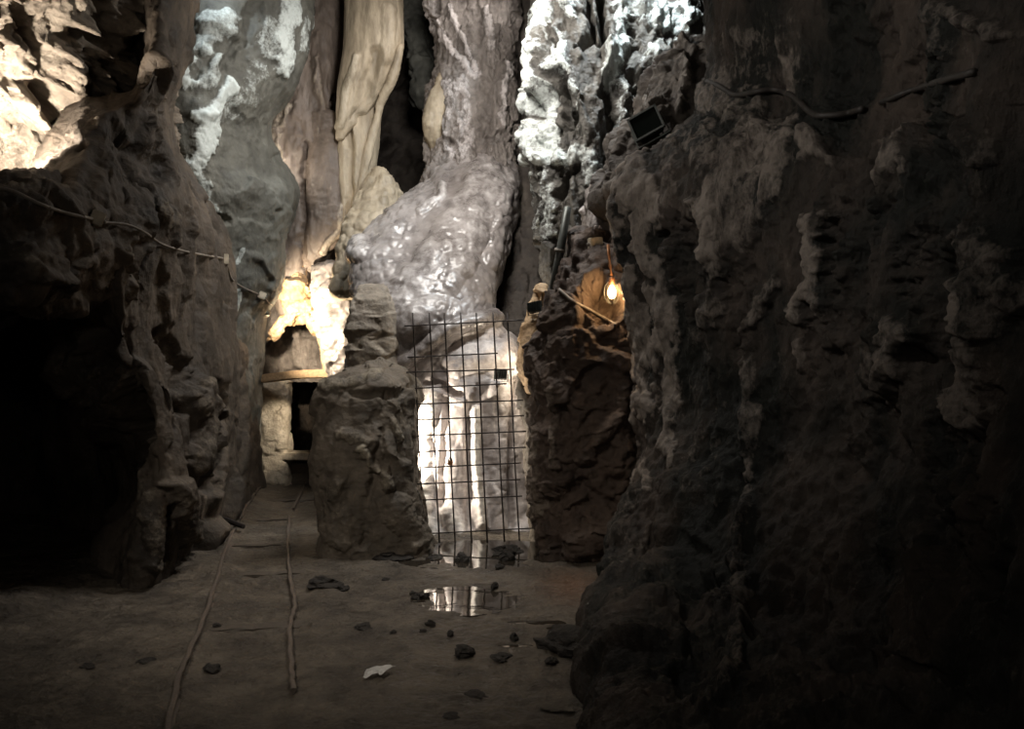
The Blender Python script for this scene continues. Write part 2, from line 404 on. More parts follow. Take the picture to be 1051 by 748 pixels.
# ---- left wall: the pier between the niche and the portal, and the ledge above the niche
M = Mesh()
def fr(cols): return [(px, ROW(-.15, d), d) for px, d in cols]
pier = [
    [(x, -330, d) for x, d in ((90, 8.9), (138, 8.0), (150, 7.4), (164, 7.3), (180, 7.5), (194, 7.9), (200, 8.6), (204, 10))],
    [(x, -90, d) for x, d in ((90, 8.6), (140, 7.6), (150, 7.3), (162, 7.2), (176, 7.3), (190, 7.7), (198, 8.4), (202, 9.8))],
    [(x, 10, d) for x, d in ((90, 8.4), (146, 7.4), (154, 6.9), (163, 6.8), (172, 6.9), (182, 7.3), (188, 8.0), (192, 9.6))],
    [(x, 62, d) for x, d in ((90, 8.4), (152, 7.2), (156, 6.7), (161, 6.5), (167, 6.6), (173, 7.0), (178, 7.8), (182, 9.4))],
    [(x, 95, d) for x, d in ((60, 8.0), (134, 6.8), (142, 6.4), (150, 6.3), (158, 6.5), (166, 7.0), (172, 7.7), (176, 9.4))],
    [(x, 118, d) for x, d in ((10, 7.6), (86, 6.2), (106, 6.1), (128, 6.2), (146, 6.4), (160, 6.9), (170, 7.6), (174, 9.4))],
    [(x, 160, d) for x, d in ((5, 7.4), (76, 5.75), (100, 5.8), (125, 5.9), (146, 6.2), (164, 6.8), (175, 7.6), (180, 9.4))],
    [(x, 205, d) for x, d in ((0, 7.0), (62, 5.4), (95, 5.5), (128, 5.8), (158, 6.2), (184, 6.9), (202, 7.9), (206, 9.4))],
    [(x, 260, d) for x, d in ((0, 6.8), (62, 5.5), (100, 5.6), (136, 5.9), (172, 6.4), (204, 7.2), (226, 8.4), (232, 9.8))],
    [(x, 315, d) for x, d in ((10, 7.2), (80, 5.9), (112, 5.8), (146, 6.1), (178, 6.6), (206, 7.4), (230, 8.6), (240, 10.2))],
    [(x, 365, d) for x, d in ((30, 8.0), (106, 6.1), (130, 6.0), (156, 6.2), (184, 6.7), (212, 7.5), (238, 8.8), (254, 10.6))],
    [(x, 430, d) for x, d in ((50, 8.5), (143, 6.4), (156, 6.2), (172, 6.3), (192, 6.7), (216, 7.5), (240, 8.9), (264, 10.9))],
    [(x, 500, d) for x, d in ((60, 8.6), (150, 6.5), (164, 6.3), (180, 6.4), (200, 6.9), (220, 7.7), (240, 9.0), (268, 11.2))],
    [(x, 560, d) for x, d in ((50, 8.6), (132, 6.3), (146, 6.2), (164, 6.3), (184, 6.8), (208, 7.7), (236, 9.1), (268, 11.2))],
    fr(((40, 8.6), (114, 6.2), (130, 6.1), (150, 6.3), (176, 6.8), (204, 7.8), (236, 9.2), (268, 11.2))),
]
pst = [([(88, 362), (112, 380), (128, 400), (122, 432), (114, 440)], 17, .22, .25), ([(140, 372), (146, 420), (150, 470)], 9, -.22, -.2),
       ([(170, 345), (186, 372), (190, 420)], 7, -.12, 0), ([(196, 400), (206, 440), (200, 480)], 9, .10, .3), ([(214, 400), (216, 450), (212, 500)], 9, -.14, -.2),
       ([(160, 200), (172, 228), (180, 250)], 5, .05, .35), ([(186, 215), (194, 240)], 4, .05, .3),
       ([(150, 470), (160, 520), (150, 580)], 8, .07, .3), ([(176, 500), (190, 550)], 10, .1, .3), ([(172, 520), (166, 570)], 5, -.1, 0),
       ([(20, 220), (60, 260)], 26, .06, .1), ([(128, 140), (150, 175)], 18, -.10, -.3)]
patch(M, pier, 420, 250, [('fbm', .8, .10, (1, 1, .5)), ('facet', 1.5, .09, (1, 1, .4)), ('ridge', 2.2, .04, (1, 1, .35)), ('facet', 4.2, .03, (1, 1, .5)), ('fbm', 9, .012, (1, 1, .6))], pst, 2, (.6, -1, 0))
LC = (-150, -80, -20, 30, 70, 110, 150)
LD = (3.9, 4.3, 4.7, 4.95, 5.25, 5.65, 6.1)
led = [[(x, y, d + e) for x, d in zip(LC, LD)] for y, e in ((184, 2.4), (190, 1.2), (196, .25), (222, -.05), (262, -.12), (292, -.02), (308, .3), (316, 1.4), (318, 3))]
patch(M, led, 170, 190, [('fbm', .9, .10, ISO), ('facet', 2, .09, ISO), ('facet', 5, .03, ISO), ('fbm', 8, .02, ISO)], [([(0, 212), (40, 216)], 12, .07, .2), ([(20, 260), (60, 275)], 14, .08, .2)], 3)
structure(M.build('wall_left', MT['left']), 'dark brown rock wall left of the rails with a ledge and black niche', 'wall')
# ---- the niche behind it
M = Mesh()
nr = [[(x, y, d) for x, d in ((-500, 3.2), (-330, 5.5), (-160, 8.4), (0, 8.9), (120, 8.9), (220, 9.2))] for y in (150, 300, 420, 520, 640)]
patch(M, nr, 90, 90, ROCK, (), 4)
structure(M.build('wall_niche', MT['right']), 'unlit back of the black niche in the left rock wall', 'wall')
# ---- broken rock above the ledge
M = Mesh()
UC = (-140, -70, -10, 45, 90, 130, 165, 180)
up = [[(x, y, d + e) for x, d in zip(UC, (5.0, 5.3, 5.7, 6.1, 6.6, 7.1, 7.9, 9.6))] for y, e in ((-340, -.9), (-120, -.55), (-40, -.35), (30, .0), (90, .3), (140, .65), (185, .95), (230, 1.2))]
ust = [([(52, 60), (58, 95), (62, 115)], 18, .30, 0), ([(20, 8), (34, 30)], 14, -.2, -.4), ([(36, 40), (44, 70)], 9, -.25, -.3), ([(95, 90), (110, 45), (128, 10)], 20, .25, .1),
       ([(78, 36), (120, 48)], 10, -.2, -.2), ([(118, 62), (130, 90)], 10, .2, .3), ([(0, 150), (50, 170)], 20, .05, .3), ([(10, 90), (30, 120)], 12, .2, .1), ([(84, 55), (96, 96)], 8, -.2, -.2)]
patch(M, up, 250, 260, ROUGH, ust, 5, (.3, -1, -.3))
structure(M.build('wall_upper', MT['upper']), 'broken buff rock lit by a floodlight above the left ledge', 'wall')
# ---- smooth grey green wall, left of the back chamber
M = Mesh()
gw = [[(x, y, d) for x, d in zip(c, dd)] for y, c, dd in (
    (-340, (130, 185, 225, 262, 300, 324, 330), (9.6, 9.2, 9.2, 9.4, 9.8, 10.3, 11.6)),
    (-90, (130, 185, 225, 262, 300, 324, 330), (9.6, 9.2, 9.2, 9.4, 9.8, 10.3, 11.6)),
    (20, (120, 178, 215, 255, 295, 320, 322), (9.5, 9.0, 9.0, 9.3, 9.8, 10.3, 11.6)),
    (80, (120, 172, 205, 240, 280, 307, 309), (9.4, 8.8, 8.9, 9.2, 9.7, 10.3, 11.6)),
    (130, (120, 170, 195, 222, 250, 275, 278), (9.4, 8.8, 8.8, 9.1, 9.6, 10.3, 11.6)),
    (160, (130, 176, 200, 228, 256, 282, 284), (9.4, 8.9, 8.9, 9.2, 9.6, 10.3, 11.6)),
    (197, (140, 190, 216, 246, 278, 302, 303), (9.6, 9.1, 9.1, 9.3, 9.7, 10.3, 11.6)),
    (240, (150, 200, 224, 246, 270, 289, 291), (9.8, 9.3, 9.3, 9.5, 9.8, 10.3, 11.6)),
    (290, (160, 206, 226, 246, 266, 284, 285), (9.8, 9.4, 9.4, 9.6, 9.9, 10.4, 11.6)),
    (325, (170, 210, 226, 242, 256, 269, 272), (10, 9.6, 9.6, 9.8, 10.1, 10.5, 11.6)),
    (370, (180, 214, 226, 240, 252, 264, 270), (10, 9.7, 9.7, 9.9, 10.2, 10.6, 11.8)),
    (440, (190, 218, 230, 242, 252, 263, 268), (10, 9.9, 9.9, 10.1, 10.4, 10.9, 11.8)),
    (515, (200, 222, 232, 244, 256, 268, 272), (10, 10, 10.1, 10.3, 10.6, 11.2, 11.9)))]
gst = [([(300, -20), (292, 30), (286, 66)], 13, .10, .75), ([(272, 20), (276, 50)], 9, .06, .45), ([(232, 20), (214, 34), (208, 44)], 12, .14, .6), ([(258, 6), (252, 40)], 10, -.2, -.3),
       ([(196, 62), (186, 84), (194, 88)], 8, .12, .8), ([(222, 62), (206, 84)], 10, .10, .5), ([(232, 88), (214, 112), (200, 122)], 9, .12, .9), ([(214, 122), (206, 160), (196, 172)], 13, .12, .9),
       ([(196, 175), (212, 205), (220, 215)], 9, .08, .7), ([(186, 170), (180, 190)], 7, .05, .5), ([(240, 120), (228, 100)], 8, -.06, .3), ([(206, 218), (232, 224)], 6, -.16, -.6),
       ([(240, 46), (228, 70)], 9, -.16, -.4), ([(262, 70), (246, 100)], 12, .05, .3), ([(250, 255), (238, 275), (236, 298)], 3.0, .01, .8), ([(246, 300), (239, 328)], 2.6, .02, .8),
       ([(250, 180), (256, 280)], 30, .04, -.25), ([(316, 20), (312, 50)], 5, .05, .5)]
gst = [(a, b, c * .45, m) for a, b, c, m in gst]
patch(M, gw, 380, 230, [('fbm', .6, .08, ISO), ('fbm', 2.5, .025, ISO), ('facet', 2, .03, ISO), ('fbm', 11, .008, ISO)], gst, 6, (.4, -1, 0))
structure(M.build('wall_grey', MT['grey']), 'smooth grey green rock face edged with white crystals above the left wall', 'wall')
# ---- right wall
M = Mesh()
RE = [(-330, 752, 6.8), (-90, 740, 6.6), (0, 732, 6.6), (70, 738, 6.6), (112, 728, 6.55), (140, 704, 6.5), (165, 674, 6.45), (200, 648, 6.4), (250, 650, 6.4), (300, 656, 6.35), (340, 660, 6.3), (400, 664, 6.2), (455, 664, 6.0),
      (500, 648, 5.8), (560, 624, 5.5), (640, 616, 5.0), (700, 624, 4.3)]
rw = []
for y, xl, dl in RE + [(760, 620, 3.62), (860, 628, 2.9), (1000, 640, 2.35)]:
    e = np.clip((y - 420) / 330, 0, 1)
    cols = [(xl + 90, dl + 2.2), (xl + 8, dl + .5), (xl, dl)]
    for k, (fx, dr) in enumerate(((.10, 5.75), (.26, 5.2), (.44, 4.65), (.63, 4.05), (.82, 3.5), (1.02, 2.95), (1.3, 2.3))):
        x = xl + fx * (1051 - xl); d = dr * (1 - .16 * e) if dr < dl else dl
        lim = GD(y) * (.88 - .16 * fx) if y > 520 else 99
        cols.append((x, min(d, dl - .02 - .2 * fx, lim)))
    rw.append([(x, y, d) for x, d in cols])
rst = [  # ridges, hollows and pale flowstone streaks
    ([(640, 180), (642, 260), (655, 340), (664, 420)], 13, .10, .75), ([(665, 170), (672, 260), (682, 340), (688, 410), (690, 470)], 12, .10, .75), ([(700, 150), (690, 230)], 10, .06, .4),
    ([(655, 190), (660, 270)], 5, -.07, -.2), ([(655, 440), (668, 400)], 6, .05, .6), ([(660, 450), (664, 510)], 5, .06, .65),
    ([(706, 236), (710, 270), (704, 310), (712, 330)], 14, -.35, -1), ([(726, 240), (722, 300)], 10, -.3, -1), ([(690, 262), (700, 300)], 4, .1, .3),
    ([(735, 96), (760, 130), (775, 200), (760, 240)], 28, .12, .5), ([(800, 130), (810, 180)], 24, .10, .5), ([(725, 150), (742, 220)], 14, .08, .35), ([(760, 60), (800, 70)], 30, .06, .3), ([(820, 20), (830, 70)], 16, .08, .25),
    ([(746, 230), (744, 300), (730, 330)], 8, .10, .4), ([(858, 220), (850, 290), (838, 330)], 13, .14, .7), ([(812, 290), (775, 330)], 8, .10, .4), ([(842, 150), (850, 170)], 13, .12, .6),
    ([(930, 135), (920, 190), (912, 210)], 13, .16, .65), ([(945, 330), (948, 370), (936, 395)], 13, .18, .5), ([(905, 345), (908, 380)], 11, .10, .3), ([(828, 360), (828, 380)], 8, .10, .35),
    ([(1010, 300), (1030, 360), (1040, 420)], 24, .22, .6), ([(1050, 250), (1052, 320)], 24, .2, .45), ([(1035, 130), (1050, 160)], 14, .14, .3), ([(985, 0), (1005, 40), (1008, 52)], 9, .12, .45), ([(1015, 10), (1050, 35)], 8, .12, .45),
    ([(780, 360), (786, 430), (772, 480)], 10, .12, .45), ([(770, 500), (766, 580)], 10, .10, .3), ([(766, 600), (762, 660), (752, 730)], 12, .12, .35), ([(920, 510), (905, 560)], 10, .10, .3),
    ([(720, 360), (735, 440), (740, 500)], 20, .05, .15), ([(690, 500), (700, 560)], 18, .12, .15), ([(640, 520), (650, 600)], 24, .12, .2), ([(700, 560), (735, 610)], 16, -.2, -.5), ([(720, 620), (715, 720)], 22, -.2, -.6),
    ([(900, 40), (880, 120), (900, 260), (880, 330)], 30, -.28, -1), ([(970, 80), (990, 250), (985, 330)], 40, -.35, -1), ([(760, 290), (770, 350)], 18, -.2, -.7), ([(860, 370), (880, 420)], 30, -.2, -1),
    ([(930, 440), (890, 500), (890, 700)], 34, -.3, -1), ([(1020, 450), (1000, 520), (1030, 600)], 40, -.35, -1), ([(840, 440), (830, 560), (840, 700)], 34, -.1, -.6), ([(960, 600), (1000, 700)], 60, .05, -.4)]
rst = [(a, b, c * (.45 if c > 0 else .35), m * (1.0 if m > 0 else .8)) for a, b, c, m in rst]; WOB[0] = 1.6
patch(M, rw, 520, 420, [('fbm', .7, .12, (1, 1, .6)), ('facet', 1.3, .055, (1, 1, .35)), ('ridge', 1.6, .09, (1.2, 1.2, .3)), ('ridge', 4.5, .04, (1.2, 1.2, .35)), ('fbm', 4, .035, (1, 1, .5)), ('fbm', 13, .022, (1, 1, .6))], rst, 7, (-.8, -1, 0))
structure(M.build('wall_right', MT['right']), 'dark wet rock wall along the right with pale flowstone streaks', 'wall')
WOB[0] = 1.0
# ---- back of the chamber
M = Mesh()
bw = [[(x, y, d) for x, d in ((120, 11.5), (240, 13), (340, 13.8), (430, 14), (520, 13.4), (620, 12.5), (720, 11), (860, 9))] for y in (-140, 0, 120, 240, 360, ROW(-.2, 13))]
patch(M, bw, 200, 230, ROUGH, (), 8)
structure(M.build('wall_back', MT['back']), 'dark rock at the back of the flowstone chamber', 'wall')
# ---- roof over everything
cxs, cys = np.linspace(-9, 5, 130), np.linspace(-4, 15, 160)
A, B = np.meshgrid(cxs, cys)
G = np.stack([A, B, 4.4 + np.clip((B - 2.5) / 4.5, 0, 1) * 6.0 - .12 * np.abs(A + 1)], -1)
p, m, fl = finish(G, False, [('fbm', .5, .5, ISO), ('facet', 1.1, .2, ISO)], (), (0, 0, -1), 9)
M = Mesh(); M.grid(p, m, 160, 130, False, fl)
structure(M.build('ceiling', MT['back']), 'rough rock roof of the mine passage', 'ceiling')

#@@ROCKS
# ================================================================== rock formations
def rock(name, mat, label, cat='rock', kind='thing'):
    return tag(M.build(name, MT[mat]), label, cat, kind=kind)
FB = [('fbm', 1.0, .07, VS), ('ridge', 2.2, .06, (1, 1, .25)), ('facet', 3, .03, (1, 1, .4)), ('fbm', 8, .015, (1, 1, .5))]
# rust brown column left of the drapery
M = Mesh()
solid(M, [(-100, 285, 362, 11.7, .5), (0, 292, 358, 11.7, .5), (60, 282, 352, 11.6, .5), (130, 268, 347, 11.5, .5), (190, 276, 346, 11.5, .5), (250, 278, 352, 11.4, .45), (300, 284, 318, 11.4, .3), (326, 290, 310, 11.3, .2)], 330, 260, FB,
      [([(325, 60), (330, 120), (322, 200)], 5, .06, .25), ([(345, 100), (340, 200)], 4, -.12, -.4), ([(314, 150), (312, 250), (318, 300)], 4, -.1, -.4), ([(300, 120), (296, 160)], 12, .06, -.1), ([(290, 110), (283, 160), (300, 195)], 7, .06, .5), ([(288, 250), (282, 300)], 8, .06, .6), ([(308, 40), (300, 80)], 9, .08, .1)], 11)
rock('brown_flowstone_column', 'brown_col', 'brown fluted rock column between the grey wall and tan drapery', 'rock column')
# tan drapery
M = Mesh(); WOB[0] = .35
DR = [('ridge', 1.8, .03, (1, 1, .2)), ('fbm', 1.5, .03, VS), ('fbm', 9, .006, (1, 1, .4))]
solid(M, [(-330, 352, 412, 11.2, .34), (-90, 352, 412, 11.1, .30), (0, 356, 413, 11.0, .30), (45, 354, 414, 11.0, .30), (75, 350, 404, 11.0, .26), (100, 347, 388, 11.0, .2), (125, 346, 366, 10.95, .12), (142, 345, 353, 10.95, .06)], 240, 200, DR,
      [([(366, 60), (354, 100), (349, 130)], 5, .05, .5), ([(386, 55), (376, 90), (366, 118)], 9, -.10, -.35), ([(400, 10), (396, 60)], 8, .04, .2)], 12)
solid(M, [(60, 356, 400, 11.25, .2), (110, 352, 392, 11.2, .2), (160, 349, 386, 11.15, .18), (215, 350, 380, 11.1, .15), (262, 352, 372, 11.0, .12), (285, 356, 366, 11.0, .08)], 200, 140, DR,
      [([(358, 130), (360, 200), (356, 250)], 5, -.10, -.8), ([(378, 120), (370, 180)], 6, .0, -.5)], 44)
limb(M, [(412, 44, 10.85, .05), (404, 78, 10.85, .06), (392, 104, 10.9, .06), (385, 130, 10.95, .055), (376, 165, 10.95, .06), (369, 205, 10.95, .055), (363, 245, 10.9, .05), (360, 268, 10.85, .04)], 200, 60, [('fbm', 3, .02, ISO), ('fbm', 9, .006, ISO)], 45)
rock('flowstone_drapery', 'drape', 'tan hanging drapery of dripstone left of the black opening', 'dripstone')
# lower drapery tongue with scalloped edge
M = Mesh()
solid(M, [(120, 318, 348, 11.2, .16), (180, 316, 350, 11.15, .2), (225, 318, 352, 11.1, .2), (250, 312, 346, 11.1, .16), (266, 312, 326, 11.1, .08)], 170, 120, [('fbm', 2.5, .03, VS), ('ridge', 3, .03, VS), ('fbm', 10, .01, ISO)],
      [([(350, 212), (348, 235), (330, 258)], 4, .05, .6)], 13)
rock('dripstone_tongue', 'brown_col', 'short grey brown dripstone tongue with a pale curved lower edge', 'dripstone')
# pale foot mound between drapery and cascade
M = Mesh()
solid(M, [(178, 384, 398, 10.9, .15), (200, 368, 412, 10.8, .25), (235, 352, 400, 10.6, .3), (270, 345, 380, 10.5, .3), (300, 340, 370, 10.4, .3)], 130, 150, [('fbm', 1.8, .05, ISO), ('bumps', 6, .03, ISO), ('fbm', 8, .015, ISO)], (), 14)
rock('dripstone_mound', 'drape', 'tan lumpy dripstone mound at the foot of the drapery', 'dripstone')
# crystal column over the cascade
WOB[0] = 1.0
M = Mesh()
solid(M, [(-100, 440, 530, 11.3, .45), (0, 442, 528, 11.3, .45), (50, 452, 527, 11.2, .42), (90, 446, 528, 11.1, .42), (125, 440, 530, 11.0, .42), (165, 440, 530, 10.9, .45), (205, 430, 530, 10.8, .45)], 330, 260,
      [('fbm', 1.2, .05, VS), ('facet', 4, .07, (1, 1, .45)), ('ridge', 5, .04, (1, 1, .4)), ('facet', 10, .025, (1, 1, .6)), ('fbm', 14, .01, ISO)],
      [([(444, 0), (462, 50), (486, 80)], 4, .05, .8), ([(466, 10), (478, 50), (492, 78)], 3, .05, .8), ([(474, 90), (482, 150)], 8, .05, .5), ([(516, 70), (514, 130)], 4, .06, .6), ([(500, 10), (503, 50)], 5, .05, .5), ([(462, 90), (458, 150)], 5, .04, .4), ([(505, 100), (500, 140)], 9, .0, -.3), ([(470, 160), (490, 190)], 14, .04, .5)], 15)
rock('crystal_column', 'mauve', 'mauve grey crystal encrusted column above the wet cascade', 'rock column')
M = Mesh()
solid(M, [(78, 450, 458, 10.8, .08), (100, 440, 459, 10.75, .14), (128, 434, 456, 10.7, .16), (150, 440, 452, 10.75, .12), (160, 443, 450, 10.8, .08)], 90, 90, [('fbm', 3, .03, ISO), ('ridge', 4, .02, VS), ('fbm', 10, .01, ISO)], (), 16)
rock('dripstone_boss', 'drape', 'tan knob of dripstone on the edge of the black opening', 'dripstone')
# greenish rock in the black opening
M = Mesh()
solid(M, [(-60, 398, 440, 13.0, .4), (20, 402, 446, 12.9, .4), (60, 414, 450, 12.8, .3), (95, 426, 450, 12.7, .2)], 90, 90, ROCK, (), 17)
rock('hanging_rock', 'grey', 'dim grey rock hanging inside the black opening', 'rock')
# dark rib in the cleft right of the column
M = Mesh()
solid(M, [(-100, 520, 562, 12.0, .3), (60, 524, 560, 11.8, .3), (180, 522, 562, 11.4, .3), (260, 516, 562, 10.6, .35), (330, 508, 556, 10.0, .35), (400, 522, 566, 9.6, .3), (480, 530, 570, 9.5, .3), (ROW(-.1, 9.5), 530, 575, 9.5, .3)], 330, 130, [('fbm', 1.3, .08, VS), ('facet', 3, .06, (1, 1, .5)), ('fbm', 8, .02, ISO)], (), 18)
structure(M.build('wall_cleft', MT['back']), 'dark rib of rock filling the cleft right of the cascade', 'wall')
# pale crystal wall, right side of the chamber
M = Mesh()
solid(M, [(-100, 556, 735, 9.6, .7), (0, 555, 730, 9.5, .7), (40, 553, 726, 9.4, .7), (90, 554, 716, 9.2, .65), (150, 554, 690, 9.0, .6), (190, 553, 660, 8.9, .5), (240, 555, 630, 8.8, .4), (300, 556, 600, 8.8, .3), (340, 552, 590, 8.8, .3), (390, 548, 590, 8.8, .3)], 400, 380,
      [('fbm', .9, .12, VS), ('facet', 2.4, .16, (1, 1, .4)), ('facet', 6, .07, (1, 1, .5)), ('ridge', 6, .04, (1, 1, .5)), ('fbm', 14, .012, ISO)],
      [([(566, 10), (560, 60), (562, 110), (560, 160)], 9, .10, .9), ([(590, -10), (592, 30)], 5, .10, .7), ([(582, 50), (582, 80)], 10, .08, .7), ([(576, 10), (580, 60)], 4, -.15, -.8), ([(604, 5), (606, 50), (600, 60)], 4, -.2, -.8), ([(618, 5), (615, 50)], 6, -.25, -.9),
       ([(655, 0), (680, 15), (700, 12)], 18, .10, .95), ([(636, 0), (640, 40), (622, 80)], 9, .12, .9), ([(628, 60), (640, 90)], 7, .08, .6), ([(586, 60), (596, 130)], 6, .05, .4), ([(583, 100), (582, 120)], 7, -.2, -1), ([(593, 128), (594, 140)], 9, -.25, -1),
       ([(665, 50), (676, 80), (690, 100)], 5, .12, .8), ([(640, 100), (636, 130)], 7, .06, .5), ([(570, 160), (600, 165), (606, 180)], 15, .06, .8), ([(562, 180), (562, 240)], 8, .06, .6), ([(590, 175), (572, 200)], 5, -.15, -.8), ([(692, 40), (660, 70)], 10, .05, .4), ([(560, 130), (558, 140)], 6, .05, .8), ([(655, 90), (660, 140)], 18, -.12, -1)], 19)
rock('crystal_wall', 'cryst', 'white crystal covered rock face high on the right of the chamber', 'rock face')
# brown boulder that carries the floodlight
M = Mesh()
solid(M, [(50, 690, 745, 7.9, .3), (85, 668, 750, 7.8, .4), (125, 646, 740, 7.6, .5), (160, 628, 720, 7.5, .5), (200, 622, 700, 7.5, .5)], 170, 190, ROCK, [([(700, 70), (698, 110)], 5, .1, .5), ([(706, 40), (705, 90)], 5, .08, .4)], 20)
rock('boulder', 'back', 'brown boulder jammed behind the dark floodlight high on the right', 'rock')
# wet cascade, upper sweep
WOB[0] = .3
M = Mesh()
casc = [(166, 458, 524, 10.9, .35), (185, 440, 530, 10.75, .5), (215, 408, 529, 10.4, .6), (245, 378, 524, 10.05, .6), (280, 364, 514, 9.75, .65), (310, 366, 506, 9.45, .6), (335, 370, 503, 9.25, .6), (360, 376, 482, 9.15, .5), (385, 378, 440, 9.1, .4), (415, 378, 418, 9.05, .3), (440, 380, 410, 9.0, .25)]
cst = [([(500, 195), (470, 250), (420, 320)], 30, .09, .35), ([(520, 200), (505, 270)], 8, .05, .1), ([(440, 190), (420, 250), (380, 300)], 16, -.04, -.2), ([(505, 325), (460, 338), (415, 372)], 8, .10, .3),
       ([(368, 262), (372, 252)], 10, .10, .6), ([(430, 215), (452, 202), (454, 190)], 5, .05, .6), ([(403, 180), (398, 215)], 7, .03, .2), ([(350, 300), (345, 360)], 14, .08, .5)]
solid(M, casc, 300, 380, [('fbm', 1.0, .05, ISO), ('bumps', 5, .022, (1, 1, .8)), ('bumps', 10, .012, (1, 1, .8)), ('ridge', 1.4, .025, (1.6, .8, .5))], cst, 21)
rock('flowstone_cascade', 'flow', 'wet mauve grey flowstone sweep sloping down to the gate', 'flowstone')
# cracked tan rock under its left edge
M = Mesh()
solid(M, [(300, 368, 402, 8.95, .2), (314, 360, 410, 8.85, .25), (345, 357, 412, 8.8, .25), (420, 357, 412, 8.8, .25)], 120, 140, [('fbm', 1.4, .03, ISO), ('facet', 4, .03, (1, 1, 1.5)), ('fbm', 10, .006, ISO)], (), 22, 4)
rock('cracked_block', 'cracked', 'cracked tan rock block showing above the free-standing pillar', 'rock')
# white lower flow behind the gate
M = Mesh()
lst = [([(446, 400), (436, 450), (440, 540)], 9, .12, .6), ([(470, 420), (468, 550)], 11, .03, .1), ([(458, 410), (454, 540)], 4, -.06, 0), ([(489, 420), (488, 470), (496, 540)], 6, .14, .6), ([(481, 430), (480, 545)], 4, -.06, 0), ([(512, 400), (512, 540)], 10, .06, 0), ([(528, 390), (522, 470), (526, 540)], 4, -.09, -.4),
       ([(470, 375), (520, 360)], 16, .09, .2), ([(440, 392), (470, 404)], 6, -.1, -.3), ([(462, 525), (476, 552)], 12, .10, .3), ([(438, 520), (452, 556)], 12, .10, .5)]
solid(M, [(336, 478, 512, 9.1, .25), (348, 456, 522, 9.05, .3), (370, 440, 532, 9.0, .35), (400, 430, 542, 8.95, .4), (460, 424, 552, 8.9, .42), (520, 422, 560, 8.85, .48), (ROW(-.1, 8.8), 418, 566, 8.8, .55)], 290, 340,
      [('fbm', 1.3, .05, VS), ('ridge', 1.3, .03, (1, 1, .2)), ('facet', 2.5, .06, (1, 1, .3)), ('bumps', 6, .012, ISO), ('fbm', 9, .006, ISO)], lst, 23)
rock('flowstone_fall', 'lower', 'white frozen fall of flowstone standing behind the mesh gate', 'flowstone')
# free standing pillar
WOB[0] = .8
M = Mesh()
pil = [(378, 378, 398, 7.75, .22), (386, 350, 415, 7.72, .36), (396, 334, 424, 7.7, .44), (415, 325, 430, 7.65, .46), (450, 324, 431, 7.6, .46), (490, 326, 430, 7.6, .46), (520, 332, 434, 7.6, .47), (545, 338, 438, 7.6, .48), (ROW(-.1, 7.6), 334, 452, 7.6, .5)]
solid(M, pil, 260, 330, [('fbm', 1.2, .05, ISO), ('facet', 2.0, .055, (1, 1, .6)), ('facet', 5.5, .018, (1, 1, .7)), ('fbm', 10, .008, ISO)],
      [([(360, 405), (420, 398)], 5, -.05, -.3), ([(370, 460), (380, 470), (386, 480)], 5, .07, .6), ([(395, 484), (398, 500)], 8, .06, .4), ([(408, 430), (414, 450)], 6, .05, .4), ([(352, 445), (372, 452)], 8, .04, .3), ([(392, 440), (376, 520), (370, 556)], 4, -.06, -.4), ([(344, 500), (350, 550)], 12, .04, .15), ([(405, 520), (425, 555)], 14, .06, .1), ([(335, 400), (390, 382)], 6, .03, .4)], 24, 3.2)
rock('rock_pillar', 'pillar', 'squat free-standing rock pillar between the rails and mesh gate', 'rock pillar')
# buttress right of the gate
M = Mesh()
bt = [(252, 596, 652, 7.8, .2), (272, 582, 664, 7.7, .4), (300, 570, 668, 7.55, .5), (350, 550, 672, 7.5, .6), (420, 547, 674, 7.5, .6), (500, 548, 672, 7.5, .6), (550, 552, 660, 7.5, .6), (ROW(-.1, 7.5), 554, 660, 7.5, .62)]
solid(M, bt, 330, 330, [('fbm', .9, .09, ISO), ('facet', 2.0, .09, (1, 1, .9)), ('facet', 5.5, .035, (1, 1, 1.3)), ('fbm', 12, .014, ISO)],
      [([(625, 310), (612, 300)], 22, -.30, -.3), ([(590, 225), (588, 270)], 9, -.10, -.3), ([(568, 400), (572, 480)], 4, .05, .5), ([(552, 440), (550, 500), (553, 530)], 4, .04, .5), ([(600, 500), (570, 520)], 10, -.08, -.3), ([(630, 430), (600, 470)], 9, .10, .2), ([(640, 400), (636, 480)], 10, .08, -.2), ([(585, 390), (592, 392)], 6, .06, .2), ([(595, 560), (620, 545)], 24, .14, -.1)], 25)
rock('rock_buttress', 'butt', 'reddish brown rock buttress between the gate and right wall', 'rock')
# grey rock above the bulb
M = Mesh()
solid(M, [(176, 622, 660, 7.9, .2), (196, 608, 668, 7.9, .3), (240, 606, 668, 7.9, .35), (285, 604, 664, 7.9, .35)], 130, 130, FB, [([(612, 200), (614, 260)], 6, .05, .5)], 46)
rock('hanging_boss', 'mauve', 'greyish boss of rock above the glowing bulb', 'rock')
# lamp-lit knobs on the buttress' left edge
for k, (rows, lab) in enumerate((([(296, 550, 560, 8.15, .08), (318, 543, 562, 8.1, .14), (340, 536, 562, 8.05, .18), (372, 534, 562, 8.0, .18), (400, 540, 560, 8.0, .16)], 'ochre knob of rock beside the upper right corner of gate'),
                              ([(352, 534, 552, 8.15, .1), (385, 531, 556, 8.1, .15), (430, 535, 558, 8.05, .15), (500, 540, 560, 8.0, .14), (ROW(-.05, 8.0), 545, 570, 8.0, .16)], 'narrow rock fin with a brightly lit edge right of gate'))):
    M = Mesh(); solid(M, rows, 130, 90, [('fbm', 3, .03, ISO), ('facet', 5, .04, ISO), ('fbm', 11, .012, ISO)], (), 30 + k)
    rock('rock_fin' if k else 'ochre_rock', 'arch' if not k else 'pillar', lab)
